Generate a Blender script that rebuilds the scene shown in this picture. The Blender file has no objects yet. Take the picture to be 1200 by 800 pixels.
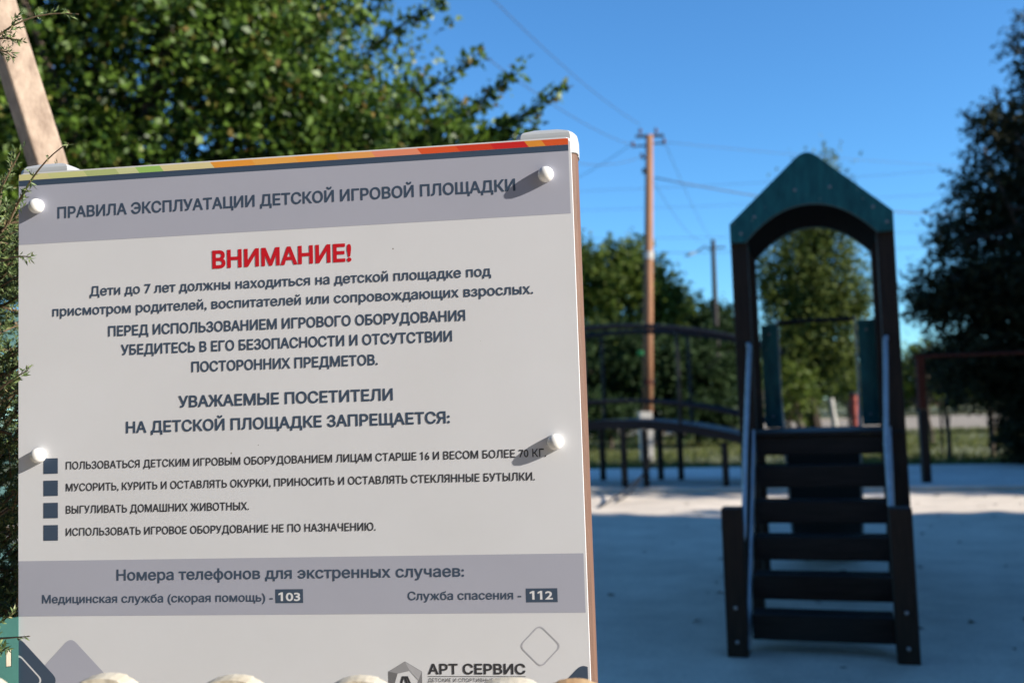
import bpy, bmesh, math, random
import numpy as np
from mathutils import Vector, Matrix

# ------------------------------------------------------------------ camera, light, exposure
scene = bpy.context.scene
COL = scene.collection
R = math.radians
EYE = 1.05
PITCH, ROLL = R(3.855), R(1.886)
cam_d = bpy.data.cameras.new("camera")
cam_d.sensor_width = 36.0
cam_d.lens = 34.5
cam_d.clip_start = 0.02
cam_d.clip_end = 3000
cam_d.dof.use_dof = True
cam_d.dof.focus_distance = 1.25
cam_d.dof.aperture_fstop = 4.4
cam = bpy.data.objects.new("camera", cam_d)
COL.objects.link(cam)
_c, _s = math.cos(PITCH), math.sin(PITCH)
_fw, _up, _rt = Vector((0, _c, _s)), Vector((0, -_s, _c)), Vector((1, 0, 0))
_cr, _sr = math.cos(ROLL), math.sin(ROLL)
_r2, _u2 = _cr * _rt - _sr * _up, _sr * _rt + _cr * _up
cam.matrix_world = Matrix(((_r2.x, _u2.x, -_fw.x, 0), (_r2.y, _u2.y, -_fw.y, 0), (_r2.z, _u2.z, -_fw.z, EYE), (0, 0, 0, 1)))
scene.camera = cam

SUN_EL = R(24.8)
SUN_AZ = R(109.9)            # clockwise from +Y (the viewing direction): behind the camera to the right
world = bpy.data.worlds.new("World")
scene.world = world
world.use_nodes = True
wn = world.node_tree
sky = wn.nodes.new("ShaderNodeTexSky")
sky.sky_type = 'NISHITA'
sky.sun_disc = False
sky.sun_elevation = SUN_EL
sky.sun_rotation = SUN_AZ
sky.air_density = 1.0
sky.dust_density = 0.0
sky.ozone_density = 4.0
bg = wn.nodes["Background"]
bg.inputs["Strength"].default_value = 0.078
tint = wn.nodes.new("ShaderNodeMix")          # the camera's cool, saturated rendering of a clear sky
tint.data_type = 'RGBA'
tint.blend_type = 'MULTIPLY'
tint.inputs[0].default_value = 1.0
tint.inputs[7].default_value = (0.62, 1.08, 1.36, 1)
wn.links.new(sky.outputs[0], tint.inputs[6])
wn.links.new(tint.outputs[2], bg.inputs[0])
sun_d = bpy.data.lights.new("sun", 'SUN')
sun_d.energy = 5.0
sun_d.angle = R(0.53)
sun_d.color = (1.0, 0.93, 0.83)
sun = bpy.data.objects.new("sun", sun_d)
COL.objects.link(sun)
_sv = Vector((math.sin(SUN_AZ) * math.cos(SUN_EL), math.cos(SUN_AZ) * math.cos(SUN_EL), math.sin(SUN_EL)))
sun.rotation_euler = _sv.to_track_quat('Z', 'Y').to_euler()
sun.location = _sv * 60
scene.view_settings.view_transform = 'Standard'
scene.view_settings.look = 'None'
scene.view_settings.gamma = 1.0
scene.view_settings.exposure = 1.05
scene.cycles.max_bounces = 6
scene.cycles.transparent_max_bounces = 4
scene.cycles.caustics_reflective = False
scene.cycles.caustics_refractive = False

# ------------------------------------------------------------------ materials
def mat(name, base, rough=0.6, var=0.0, scale=8.0, second=None, bump=0.0, bscale=60.0, metal=0.0, spec=0.5, stretch=None, detail=5.0):
    m = bpy.data.materials.new(name)
    m.use_nodes = True
    nt = m.node_tree
    b = nt.nodes["Principled BSDF"]
    b.inputs["Roughness"].default_value = rough
    b.inputs["Metallic"].default_value = metal
    b.inputs["Specular IOR Level"].default_value = spec
    tc = nt.nodes.new("ShaderNodeTexCoord")
    src = tc.outputs["Object"]
    if stretch:
        mp = nt.nodes.new("ShaderNodeMapping")
        mp.inputs["Scale"].default_value = stretch
        nt.links.new(src, mp.inputs[0])
        src = mp.outputs[0]
    lo = second if second else tuple(c * (1 - var) for c in base)
    if second or var:
        n = nt.nodes.new("ShaderNodeTexNoise")
        n.inputs["Scale"].default_value = scale
        n.inputs["Detail"].default_value = detail
        n.inputs["Roughness"].default_value = 0.62
        nt.links.new(src, n.inputs["Vector"])
        cr = nt.nodes.new("ShaderNodeValToRGB")
        cr.color_ramp.elements[0].position = 0.34
        cr.color_ramp.elements[1].position = 0.66
        cr.color_ramp.elements[0].color = (*lo, 1)
        cr.color_ramp.elements[1].color = (*base, 1)
        nt.links.new(n.outputs[0], cr.inputs[0])
        nt.links.new(cr.outputs[0], b.inputs["Base Color"])
    else:
        b.inputs["Base Color"].default_value = (*base, 1)
    if bump:
        n2 = nt.nodes.new("ShaderNodeTexNoise")
        n2.inputs["Scale"].default_value = bscale
        n2.inputs["Detail"].default_value = 6
        nt.links.new(src, n2.inputs["Vector"])
        bp = nt.nodes.new("ShaderNodeBump")
        bp.inputs["Strength"].default_value = bump
        bp.inputs["Distance"].default_value = 0.01
        nt.links.new(n2.outputs[0], bp.inputs["Height"])
        nt.links.new(bp.outputs[0], b.inputs["Normal"])
    return m

def add_specks(m, colour, scale=90.0, size=.06, share=.12):
    nt = m.node_tree
    b = nt.nodes["Principled BSDF"]
    old = b.inputs["Base Color"].links[0].from_socket
    tc = nt.nodes.new("ShaderNodeTexCoord")
    vo = nt.nodes.new("ShaderNodeTexVoronoi")
    vo.inputs["Scale"].default_value = scale
    nt.links.new(tc.outputs["Object"], vo.inputs["Vector"])
    lt = nt.nodes.new("ShaderNodeMath"); lt.operation = 'LESS_THAN'; lt.inputs[1].default_value = size
    nt.links.new(vo.outputs["Distance"], lt.inputs[0])
    sp = nt.nodes.new("ShaderNodeSeparateColor")
    nt.links.new(vo.outputs["Color"], sp.inputs[0])
    l2 = nt.nodes.new("ShaderNodeMath"); l2.operation = 'LESS_THAN'; l2.inputs[1].default_value = share
    nt.links.new(sp.outputs[0], l2.inputs[0])
    mu = nt.nodes.new("ShaderNodeMath"); mu.operation = 'MULTIPLY'
    nt.links.new(lt.outputs[0], mu.inputs[0]); nt.links.new(l2.outputs[0], mu.inputs[1])
    mx = nt.nodes.new("ShaderNodeMix"); mx.data_type = 'RGBA'
    nt.links.new(mu.outputs[0], mx.inputs[0])
    nt.links.new(old, mx.inputs[6])
    mx.inputs[7].default_value = (*colour, 1)
    nt.links.new(mx.outputs[2], b.inputs["Base Color"])

def leaf_mat(name, dark, light, transl=0.3, rough=0.45, odd=None, spec=0.5):
    m = bpy.data.materials.new(name)
    m.use_nodes = True
    nt = m.node_tree
    b = nt.nodes["Principled BSDF"]
    b.inputs["Roughness"].default_value = rough
    b.inputs["Specular IOR Level"].default_value = spec
    g = nt.nodes.new("ShaderNodeNewGeometry")
    cr = nt.nodes.new("ShaderNodeValToRGB")
    e = cr.color_ramp.elements
    e[0].color = (*dark, 1)
    e[1].color = (*light, 1)
    e[1].position = 0.9
    if odd:
        x = e.new(0.996)
        x.color = (*odd, 1)
    nt.links.new(g.outputs["Random Per Island"], cr.inputs[0])
    nt.links.new(cr.outputs[0], b.inputs["Base Color"])
    t = nt.nodes.new("ShaderNodeBsdfTranslucent")
    hs = nt.nodes.new("ShaderNodeHueSaturation")
    hs.inputs["Value"].default_value = 1.5
    nt.links.new(cr.outputs[0], hs.inputs["Color"])
    nt.links.new(hs.outputs[0], t.inputs["Color"])
    mx = nt.nodes.new("ShaderNodeMixShader")
    mx.inputs[0].default_value = transl
    nt.links.new(b.outputs[0], mx.inputs[1])
    nt.links.new(t.outputs[0], mx.inputs[2])
    nt.links.new(mx.outputs[0], nt.nodes["Material Output"].inputs[0])
    return m

M = {
 'board': mat('white_plastic_board', (0.690, 0.698, 0.722), 0.45, second=(0.655, 0.660, 0.678), scale=4, detail=6, bump=0.006, bscale=160),
 'band': mat('print_lilac_grey', (0.400, 0.410, 0.485), 0.45, var=0.04, scale=7),
 'slate': mat('print_slate', (0.048, 0.075, 0.120), 0.40),
 'ink': mat('print_black', (0.035, 0.036, 0.042), 0.40),
 'red': mat('print_red', (0.56, 0.012, 0.022), 0.40),
 'white': mat('print_white', (0.70, 0.70, 0.72), 0.40),
 'palegrey': mat('print_grey_line', (0.45, 0.45, 0.49), 0.40),
 'midgrey': mat('print_mid_grey', (0.20, 0.205, 0.22), 0.4),
 'cap': mat('grey_white_cap_plastic', (0.40, 0.415, 0.42), 0.45, var=0.08, scale=30),
 'peg': mat('white_peg_plastic', (0.80, 0.79, 0.76), 0.35, var=0.06, scale=60),
 'wpc': mat('brown_composite', (0.150, 0.080, 0.053), 0.65, var=0.25, scale=24, stretch=(6, 6, .5), bump=0.1, bscale=120),
 'teal': mat('teal_painted_board', (0.022, 0.165, 0.172), 0.5, spec=.35, second=(0.009, 0.088, 0.098), scale=12, stretch=(3, 3, .7), bump=0.08, bscale=50),
 'darkwood': mat('dark_brown_timber', (0.036, 0.021, 0.014), 0.65, spec=.3, second=(0.017, 0.011, 0.008), scale=14, stretch=(5, 5, .5), bump=0.12, bscale=60),
 'step': mat('black_brown_step_board', (0.018, 0.015, 0.014), 0.6, spec=.35, second=(0.007, 0.006, 0.006), scale=9, stretch=(.6, 5, 5), bump=0.10, bscale=60),
 'galv': mat('galvanised_steel', (0.56, 0.59, 0.61), 0.5, var=0.25, scale=20, metal=0.6),
 'steelgrey': mat('grey_steel_sheet', (0.30, 0.34, 0.36), 0.45, var=0.2, scale=10, metal=0.3),
 'bolt': mat('bolt_head', (0.32, 0.32, 0.33), 0.5, metal=0.5),
 'black': mat('black_painted_steel', (0.009, 0.009, 0.011), 0.55, spec=.25, var=0.3, scale=10),
 'navy': mat('dark_navy_steel', (0.009, 0.011, 0.018), 0.5, spec=.3, var=0.3, scale=8),
 'rust': mat('rust_red_paint', (0.065, 0.018, 0.011), 0.75, spec=.2, var=0.4, scale=9),
 'redpaint': mat('red_paint', (0.26, 0.030, 0.014), 0.6, var=0.2, scale=6),
 'greenclip': mat('green_plastic', (0.015, 0.17, 0.045), 0.5),
 'polewood': mat('orange_brown_pole_wood', (0.33, 0.155, 0.072), 0.85, second=(0.19, 0.092, 0.05), scale=4, stretch=(8, 8, .6), bump=0.2, bscale=30),
 'polecon': mat('pale_concrete', (0.50, 0.47, 0.42), 0.85, second=(0.38, 0.355, 0.32), scale=6, bump=0.2, bscale=40),
 'poledark': mat('dark_weathered_pole', (0.040, 0.033, 0.030), 0.9, var=0.3, scale=5),
 'ceramic': mat('dark_insulator', (0.12, 0.045, 0.03), 0.3),
 'wire': mat('grey_wire', (0.05, 0.055, 0.06), 0.6),
 'beam': mat('pale_beige_beam', (0.37, 0.285, 0.215), 0.85, second=(0.21, 0.15, 0.11), scale=34, stretch=(1, 1, .6), bump=0.22, bscale=90, detail=8),
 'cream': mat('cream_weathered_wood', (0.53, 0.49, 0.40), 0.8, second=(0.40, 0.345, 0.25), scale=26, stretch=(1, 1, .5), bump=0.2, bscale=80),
 'barewood': mat('orange_bare_wood', (0.40, 0.22, 0.09), 0.65, second=(0.50, 0.39, 0.22), scale=16, stretch=(1, 1, .5), bump=0.2, bscale=70),
 'turq': mat('turquoise_paint', (0.034, 0.130, 0.112), 0.6, second=(0.027, 0.105, 0.092), scale=14, bump=0.05, bscale=60),
 'turqpale': mat('pale_turquoise_paint', (0.13, 0.27, 0.265), 0.5, var=0.25, scale=8),
 'bark': mat('grey_brown_bark', (0.12, 0.085, 0.06), 0.9, second=(0.055, 0.04, 0.03), scale=12, stretch=(4, 4, 1), bump=0.5, bscale=30),
 'shadebark': mat('shade_darkened_bark', (0.045, 0.034, 0.026), 0.95, var=0.4, scale=12, bump=0.5, bscale=30, spec=0.1),  # dark tone puts the shade on the poplar trunk into its bark
 'whitewash': mat('whitewashed_bark', (0.42, 0.39, 0.34), 0.9, var=0.3, scale=10),
 'housewall': mat('ochre_plaster', (0.45, 0.30, 0.16), 0.85, var=0.2, scale=1.5),
 'brick': mat('orange_brick_wall', (0.40, 0.17, 0.085), 0.85, var=0.3, scale=3),
 'roofm': mat('grey_roof_sheet', (0.22, 0.20, 0.19), 0.7, var=0.25, scale=2),
 'glass': mat('dark_window_glass', (0.02, 0.025, 0.03), 0.08),
 'deadleaf': mat('dry_leaf', (0.10, 0.06, 0.03), 0.7, second=(0.03, 0.03, 0.02), scale=3),
 'leafmain': leaf_mat('elm_leaves', (0.018, 0.048, 0.006), (0.108, 0.180, 0.022), 0.26, 0.48, odd=(0.20, 0.13, 0.04), spec=.35),
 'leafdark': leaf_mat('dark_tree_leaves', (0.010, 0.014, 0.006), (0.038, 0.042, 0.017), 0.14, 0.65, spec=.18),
 'leafpop': leaf_mat('poplar_leaves', (0.024, 0.046, 0.010), (0.125, 0.155, 0.034), 0.3, 0.6, spec=.2),
 'leaffar': leaf_mat('far_tree_leaves', (0.032, 0.060, 0.009), (0.115, 0.150, 0.024), 0.3, 0.6, spec=.2),
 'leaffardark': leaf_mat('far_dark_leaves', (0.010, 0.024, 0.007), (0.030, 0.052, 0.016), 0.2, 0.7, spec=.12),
 'juniper': leaf_mat('juniper_scales', (0.030, 0.062, 0.018), (0.150, 0.205, 0.065), 0.15, 0.55, odd=(0.24, 0.18, 0.09)),
 'twig': mat('juniper_twig', (0.16, 0.11, 0.06), 0.8, var=0.3, scale=40),
 'grassblade': leaf_mat('dry_green_grass', (0.030, 0.050, 0.012), (0.150, 0.155, 0.048), 0.3, 0.8, spec=.1),
}

add_specks(M['board'], (0.25, 0.23, 0.20), 55, .075, .03)
add_specks(M['band'], (0.16, 0.15, 0.15), 55, .07, .03)
add_specks(M['teal'], (0.30, 0.34, 0.34), 45, .16, .10)
add_specks(M['darkwood'], (0.10, 0.085, 0.075), 40, .12, .10)

def ground_material(name, cols, scales, rough=0.9, bump=0.25, bscale=30, speck=None):
    m = bpy.data.materials.new(name)
    m.use_nodes = True
    nt = m.node_tree
    b = nt.nodes["Principled BSDF"]
    b.inputs["Roughness"].default_value = rough
    tc = nt.nodes.new("ShaderNodeTexCoord")
    last = None
    for k, sc in enumerate(scales):
        n = nt.nodes.new("ShaderNodeTexNoise")
        n.inputs["Scale"].default_value = sc
        n.inputs["Detail"].default_value = 8
        n.inputs["Roughness"].default_value = 0.65
        nt.links.new(tc.outputs["Object"], n.inputs["Vector"])
        cr = nt.nodes.new("ShaderNodeValToRGB")
        cr.color_ramp.elements[0].position = 0.35
        cr.color_ramp.elements[1].position = 0.65
        cr.color_ramp.elements[0].color = (*cols[k][0], 1)
        cr.color_ramp.elements[1].color = (*cols[k][1], 1)
        nt.links.new(n.outputs[0], cr.inputs[0])
        if last is None:
            last = cr.outputs[0]
        else:
            mx = nt.nodes.new("ShaderNodeMix")
            mx.data_type = 'RGBA'
            mx.blend_type = 'MULTIPLY'
            mx.inputs[0].default_value = 1.0
            nt.links.new(last, mx.inputs[6])
            nt.links.new(cr.outputs[0], mx.inputs[7])
            last = mx.outputs[2]
    nt.links.new(last, b.inputs["Base Color"])
    n2 = nt.nodes.new("ShaderNodeTexNoise")
    n2.inputs["Scale"].default_value = bscale
    n2.inputs["Detail"].default_value = 8
    nt.links.new(tc.outputs["Object"], n2.inputs["Vector"])
    bp = nt.nodes.new("ShaderNodeBump")
    bp.inputs["Strength"].default_value = bump
    bp.inputs["Distance"].default_value = 0.02
    nt.links.new(n2.outputs[0], bp.inputs["Height"])
    nt.links.new(bp.outputs[0], b.inputs["Normal"])
    return m

W1 = (1.0, 1.0, 1.0)
M['shade_lining'] = mat('shade_dark_vault_lining', (0.008, 0.010, 0.011), 0.95, var=0.3, scale=8, spec=0.03)  # near-black tone puts the shade under the roof into the colour
M['pavement'] = ground_material('worn_concrete', [((0.62, 0.53, 0.425), (0.80, 0.69, 0.56)), ((0.80, 0.80, 0.80), W1), ((0.86, 0.86, 0.86), W1)], [0.7, 3.0, 45.0], 0.92, 0.14, 90)
M['slab'] = ground_material('pale_concrete_walk', [((0.58, 0.55, 0.50), (0.72, 0.69, 0.63)), ((0.85, 0.85, 0.86), W1)], [0.9, 6.0], 0.9, 0.2, 50)
M['soil'] = ground_material('grassy_soil', [((0.060, 0.070, 0.022), (0.150, 0.145, 0.055)), ((0.6, 0.66, 0.5), W1)], [0.25, 3.0], 0.95, 0.5, 20)
M['dirt'] = ground_material('sandy_dirt', [((0.22, 0.175, 0.125), (0.30, 0.245, 0.18)), ((0.8, 0.8, 0.8), W1)], [0.2, 3.0], 0.95, 0.3, 20)

# ------------------------------------------------------------------ builders
def obj(name, me, m=None, parent=None, loc=None, smooth=False):
    o = bpy.data.objects.new(name, me)
    COL.objects.link(o)
    if m is not None:
        me.materials.clear()
        me.materials.append(m)
    if smooth:
        me.polygons.foreach_set("use_smooth", [True] * len(me.polygons))
    if parent is not None:
        o.parent = parent
    if loc is not None:
        o.location = loc
    return o

def tag(o, label=None, cat=None, group=None, kind=None):
    if label: o['label'] = label
    if cat: o['category'] = cat
    if group: o['group'] = group
    if kind: o['kind'] = kind
    return o

def thing(name, label, cat, loc=(0, 0, 0), rz=0.0, group=None):
    o = bpy.data.objects.new(name, None)
    o.empty_display_size = 0.1
    COL.objects.link(o)
    o.location = loc
    o.rotation_euler = (0, 0, rz)
    return tag(o, label, cat, group)

def bmesh_done(bm, name):
    bmesh.ops.recalc_face_normals(bm, faces=bm.faces)
    me = bpy.data.meshes.new(name)
    bm.to_mesh(me)
    bm.free()
    return me

def box(name, x0, x1, y0, y1, z0, z1, bevel=0.004):
    bm = bmesh.new()
    bmesh.ops.create_cube(bm, size=1)
    for v in bm.verts:
        v.co = Vector(((x0 + x1) / 2 + v.co.x * (x1 - x0), (y0 + y1) / 2 + v.co.y * (y1 - y0), (z0 + z1) / 2 + v.co.z * (z1 - z0)))
    if bevel:
        bmesh.ops.bevel(bm, geom=bm.edges[:], offset=bevel, segments=2, affect='EDGES', profile=0.6)
    return bmesh_done(bm, name)

def prism_xz(name, pts, y0, y1, bevel=0.0, segs=2):
    """outline in x,z extruded along y"""
    bm = bmesh.new()
    a = [bm.verts.new((x, y0, z)) for x, z in pts]
    b = [bm.verts.new((x, y1, z)) for x, z in pts]
    bm.faces.new(a)
    bm.faces.new(b[::-1])
    n = len(pts)
    for i in range(n):
        bm.faces.new((a[i], b[i], b[(i + 1) % n], a[(i + 1) % n]))
    if bevel:
        bm.edges.ensure_lookup_table()
        es = [e for e in bm.edges if abs(e.verts[0].co.y - e.verts[1].co.y) < 1e-6]
        bmesh.ops.bevel(bm, geom=es, offset=bevel, segments=segs, affect='EDGES', profile=0.5)
    return bmesh_done(bm, name)

def sheet_xz(name, polys, y):
    bm = bmesh.new()
    for p in polys:
        bm.faces.new([bm.verts.new((x, y, z)) for x, z in p])
    me = bpy.data.meshes.new(name)
    bm.to_mesh(me)
    bm.free()
    return me

def oriented_bar(name, p0, p1, w, d, bevel=0.003):
    """bar of section w (sideways) by d (in the vertical plane) from p0 to p1"""
    p0, p1 = Vector(p0), Vector(p1)
    ax = (p1 - p0).normalized()
    side = ax.cross(Vector((0, 0, 1)))
    side = side.normalized() if side.length > 1e-4 else Vector((1, 0, 0))
    up = side.cross(ax)
    bm = bmesh.new()
    bmesh.ops.create_cube(bm, size=1)
    L = (p1 - p0).length
    for v in bm.verts:
        v.co = (p0 + p1) / 2 + ax * (v.co.z * L) + side * (v.co.x * w) + up * (v.co.y * d)
    if bevel:
        bmesh.ops.bevel(bm, geom=bm.edges[:], offset=bevel, segments=2, affect='EDGES')
    return bmesh_done(bm, name)

def tube_into(bm, pts, radii, n=10, cap=True):
    pts = [Vector(p) for p in pts]
    if not hasattr(radii, '__len__'):
        radii = [radii] * len(pts)
    rings = []
    prev = None
    for i, p in enumerate(pts):
        t = (pts[min(i + 1, len(pts) - 1)] - pts[max(i - 1, 0)]).normalized()
        if prev is None:
            ref = Vector((0, 0, 1)) if abs(t.z) < 0.9 else Vector((1, 0, 0))
            a = t.cross(ref).normalized()
        else:
            a = (prev - t * prev.dot(t)).normalized()
        prev = a
        b = t.cross(a)
        rings.append([bm.verts.new(p + (a * math.cos(2 * math.pi * k / n) + b * math.sin(2 * math.pi * k / n)) * radii[i]) for k in range(n)])
    for i in range(len(rings) - 1):
        for k in range(n):
            bm.faces.new((rings[i][k], rings[i][(k + 1) % n], rings[i + 1][(k + 1) % n], rings[i + 1][k]))
    if cap:
        bm.faces.new(rings[0][::-1])
        bm.faces.new(rings[-1])

def tube(name, pts, radii, n=10):
    bm = bmesh.new()
    tube_into(bm, pts, radii, n)
    return bmesh_done(bm, name)

def lathe_y(name, prof, n=24):
    """profile of (radius, y) turned about the y axis"""
    bm = bmesh.new()
    rings = []
    for r, y in prof:
        if r < 1e-6:
            rings.append([bm.verts.new((0, y, 0))])
        else:
            rings.append([bm.verts.new((r * math.cos(2 * math.pi * k / n), y, r * math.sin(2 * math.pi * k / n))) for k in range(n)])
    for a, b in zip(rings, rings[1:]):
        for k in range(n):
            if len(b) == 1:
                bm.faces.new((a[k], a[(k + 1) % n], b[0]))
            elif len(a) == 1:
                bm.faces.new((a[0], b[(k + 1) % n], b[k]))
            else:
                bm.faces.new((a[k], a[(k + 1) % n], b[(k + 1) % n], b[k]))
    return bmesh_done(bm, name)

def loft(name, sections):
    """sections: lists of (x,y,z) of equal length, capped"""
    bm = bmesh.new()
    rings = [[bm.verts.new(p) for p in s] for s in sections]
    n = len(rings[0])
    for a, b in zip(rings, rings[1:]):
        for k in range(n):
            bm.faces.new((a[k], a[(k + 1) % n], b[(k + 1) % n], b[k]))
    bm.faces.new(rings[0][::-1])
    bm.faces.new(rings[-1])
    return bmesh_done(bm, name)

def quads_mesh(name, V):
    """V: (N,4,3) array of separate quads"""
    n = len(V)
    me = bpy.data.meshes.new(name)
    me.vertices.add(n * 4)
    me.vertices.foreach_set("co", np.ascontiguousarray(V, dtype=np.float32).reshape(-1))
    me.loops.add(n * 4)
    me.loops.foreach_set("vertex_index", np.arange(n * 4, dtype=np.int32))
    me.polygons.add(n)
    me.polygons.foreach_set("loop_start", np.arange(0, n * 4, 4, dtype=np.int32))
    me.update(calc_edges=True)
    return me

def unit(a):
    return a / np.maximum(np.linalg.norm(a, axis=-1, keepdims=True), 1e-9)

def leaf_quads(rng, pos, axis, size, aspect=0.55, up=0.5, fold=0.12, sizevar=0.35):
    n = len(pos)
    nrm = unit(rng.normal(size=(n, 3)) + np.array([0, 0, up]))
    axis = unit(axis - nrm * (axis * nrm).sum(1, keepdims=True))
    side = np.cross(nrm, axis)
    L = (size * (1 + sizevar * (rng.random(n) * 2 - 1)))[:, None]
    w = L * aspect
    V = np.empty((n, 4, 3))
    V[:, 0] = pos
    V[:, 1] = pos + axis * L * 0.42 + side * w * 0.5 + nrm * L * fold
    V[:, 2] = pos + axis * L
    V[:, 3] = pos + axis * L * 0.42 - side * w * 0.5 + nrm * L * fold
    return V

def crown_quads(rng, blobs, spray_len, leaves, size, grav=-0.25, outward=1.0, aspect=0.6, shell=2.6, up=0.5, jit=0.5):
    out = []
    for (cx, cy, cz, rx, ry, rz, ns) in blobs:
        u = unit(rng.normal(size=(ns, 3)))
        rad = rng.random(ns) ** (1.0 / shell)
        rad = rad * (0.80 + 0.28 * np.sin(u[:, 0] * 5 + cx * 3) * np.sin(u[:, 2] * 6 + cy) + 0.20 * rng.random(ns))
        root = np.array([cx, cy, cz]) + u * rad[:, None] * np.array([rx, ry, rz])
        d = unit(u * outward + rng.normal(size=(ns, 3)) * 0.55 + np.array([0, 0, grav]))
        Ls = spray_len * (0.6 + 0.8 * rng.random(ns))
        t = np.linspace(0.0, 1.0, leaves)[None, :, None]
        pos = root[:, None] + d[:, None] * t * Ls[:, None, None] + np.array([0, 0, grav * 0.5]) * (t ** 2) * Ls[:, None, None]
        pos = pos + rng.normal(size=pos.shape) * spray_len * 0.10 * jit
        ax = d[:, None] * 0.6 + rng.normal(size=pos.shape) * 0.8
        out.append(leaf_quads(rng, pos.reshape(-1, 3), ax.reshape(-1, 3), size, aspect, up))
    return np.concatenate(out)

def limbs_mesh(name, stems, n=8):
    bm = bmesh.new()
    for pts, radii in stems:
        tube_into(bm, pts, radii, n)
    return bmesh_done(bm, name)

def bend(p0, p1, k, amp, rng):
    """a wandering line of k+1 points from p0 to p1"""
    p0, p1 = np.array(p0, float), np.array(p1, float)
    out = []
    for i in range(k + 1):
        t = i / k
        out.append(tuple(p0 + (p1 - p0) * t + rng.normal(size=3) * amp * math.sin(math.pi * t)))
    return out

def taper(r0, r1, k):
    return [r0 + (r1 - r0) * i / k for i in range(k + 1)]

# ------------------------------------------------------------------ the setting
YAW = R(17.5)                      # the whole playground is turned 17.5 degrees to the view
TX = Vector((math.cos(YAW), -math.sin(YAW), 0))
TD = Vector((math.sin(YAW), math.cos(YAW), 0))
def pg(x, y, z=0.0):               # playground plan to world
    return TX * x + TD * y + Vector((0, 0, z))

def sheet(name, corners, m, kind='structure', sub=0):
    bm = bmesh.new()
    bm.faces.new([bm.verts.new(c) for c in corners])
    if sub:
        bmesh.ops.subdivide_edges(bm, edges=bm.edges[:], cuts=sub, use_grid_fill=True)
    o = obj(name, bmesh_done(bm, name), m)
    return tag(o, kind=kind)

sheet('ground', [(-900, -900, -.03), (900, -900, -.03), (900, 900, -.03), (-900, 900, -.03)], M['soil'])
sheet('dirt_road', [pg(-40, 33, -.02), pg(60, 33, -.02), pg(60, 52, -.02), pg(-40, 52, -.02)], M['dirt'])

def slab(name, x0, x1, y0, y1, z0, z1, m, bevel=0.01):
    o = obj(name, box(name, x0, x1, y0, y1, z0, z1, bevel), m)
    o.rotation_euler = (0, 0, -YAW)
    return tag(o, kind='structure')
slab('playground_pavement', -9, 14, -9, 11.52, -.5, 0.0, M['pavement'], 0)
slab('raised_concrete_walk', -12, 20, 11.54, 15.0, -.4, 0.06, M['slab'], 0.012)

# grass beyond the walk: one mesh of blades
rng = np.random.default_rng(5)
ng = 52000
gx = rng.random(ng) * 26 - 9
gy = 15.05 + (rng.random(ng) ** 1.5) * 17
patch = np.sin(gx * 1.3 + gy * .7) + np.sin(gx * .5 - gy * 1.1) + rng.normal(size=ng) * .6
keep = patch > -0.9
gx, gy = gx[keep], gy[keep]
pos = gx[:, None] * np.array(TX) + gy[:, None] * np.array(TD) + np.array([0, 0, -.03])
lean = rng.normal(size=(len(pos), 3)) * .45 + np.array([0, 0, 1.0])
gv = np.empty((len(pos), 4, 3))
hh = (0.05 + 0.10 * rng.random(len(pos)))[:, None]
sd = unit(np.cross(lean, rng.normal(size=lean.shape))) * 0.012
gv[:, 0] = pos - sd
gv[:, 1] = pos + sd
gv[:, 2] = pos + unit(lean) * hh + sd * .3
gv[:, 3] = pos + unit(lean) * hh - sd * .3
tag(obj('grass', quads_mesh('grass', gv), M['grassblade']), 'patchy yellow green grass beyond the raised concrete walk', 'grass', kind='stuff')

# dry leaves lying on the pavement
nl = 230
lx = rng.random(nl) * 7 - 1.5
ly = 3.4 + rng.random(nl) * 8
lp = lx[:, None] * np.array(TX) + ly[:, None] * np.array(TD) + np.array([0, 0, .004])
lv = leaf_quads(rng, lp, rng.normal(size=(nl, 3)), 0.048, 0.6, up=6.0)
lv[:, :, 2] = np.maximum(lv[:, :, 2], 0.003)
tag(obj('fallen_leaves', quads_mesh('fallen_leaves', lv), M['deadleaf']), 'small dry leaves scattered over the shaded concrete pavement', 'leaf litter', kind='stuff')

# ------------------------------------------------------------------ the notice board
SIGN_YAW = R(7.167)
sign = thing('notice_board', 'white playground rules notice board printed in Russian on two brown posts', 'notice board', (-0.27392, 1.25, 0), -SIGN_YAW)
BL, BR_, BT, BB = -0.3835, 0.3578, 1.3846, 0.56

def rounded(pts, r, seg=5):
    """round the corners of a convex or concave outline"""
    out = []
    n = len(pts)
    for i in range(n):
        p, a, b = Vector(pts[i]), Vector(pts[i - 1]), Vector(pts[(i + 1) % n])
        rr = r[i] if hasattr(r, '__len__') else r
        if rr <= 0:
            out.append(tuple(p))
            continue
        d1, d2 = (a - p).normalized(), (b - p).normalized()
        ang = d1.angle(d2)
        cut = min(rr / math.tan(ang / 2), .48 * (a - p).length, .48 * (b - p).length)
        s, e = p + d1 * cut, p + d2 * cut
        for k in range(seg + 1):
            t = k / seg
            out.append(tuple(s * (1 - t) ** 2 + p * 2 * t * (1 - t) + e * t ** 2))
    return out

board = obj('board', prism_xz('board', rounded([(BL, BB), (BR_, BB), (BR_, BT), (BL, BT)], .006), 0, .011, .0022, 3), M['board'], sign)

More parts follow.
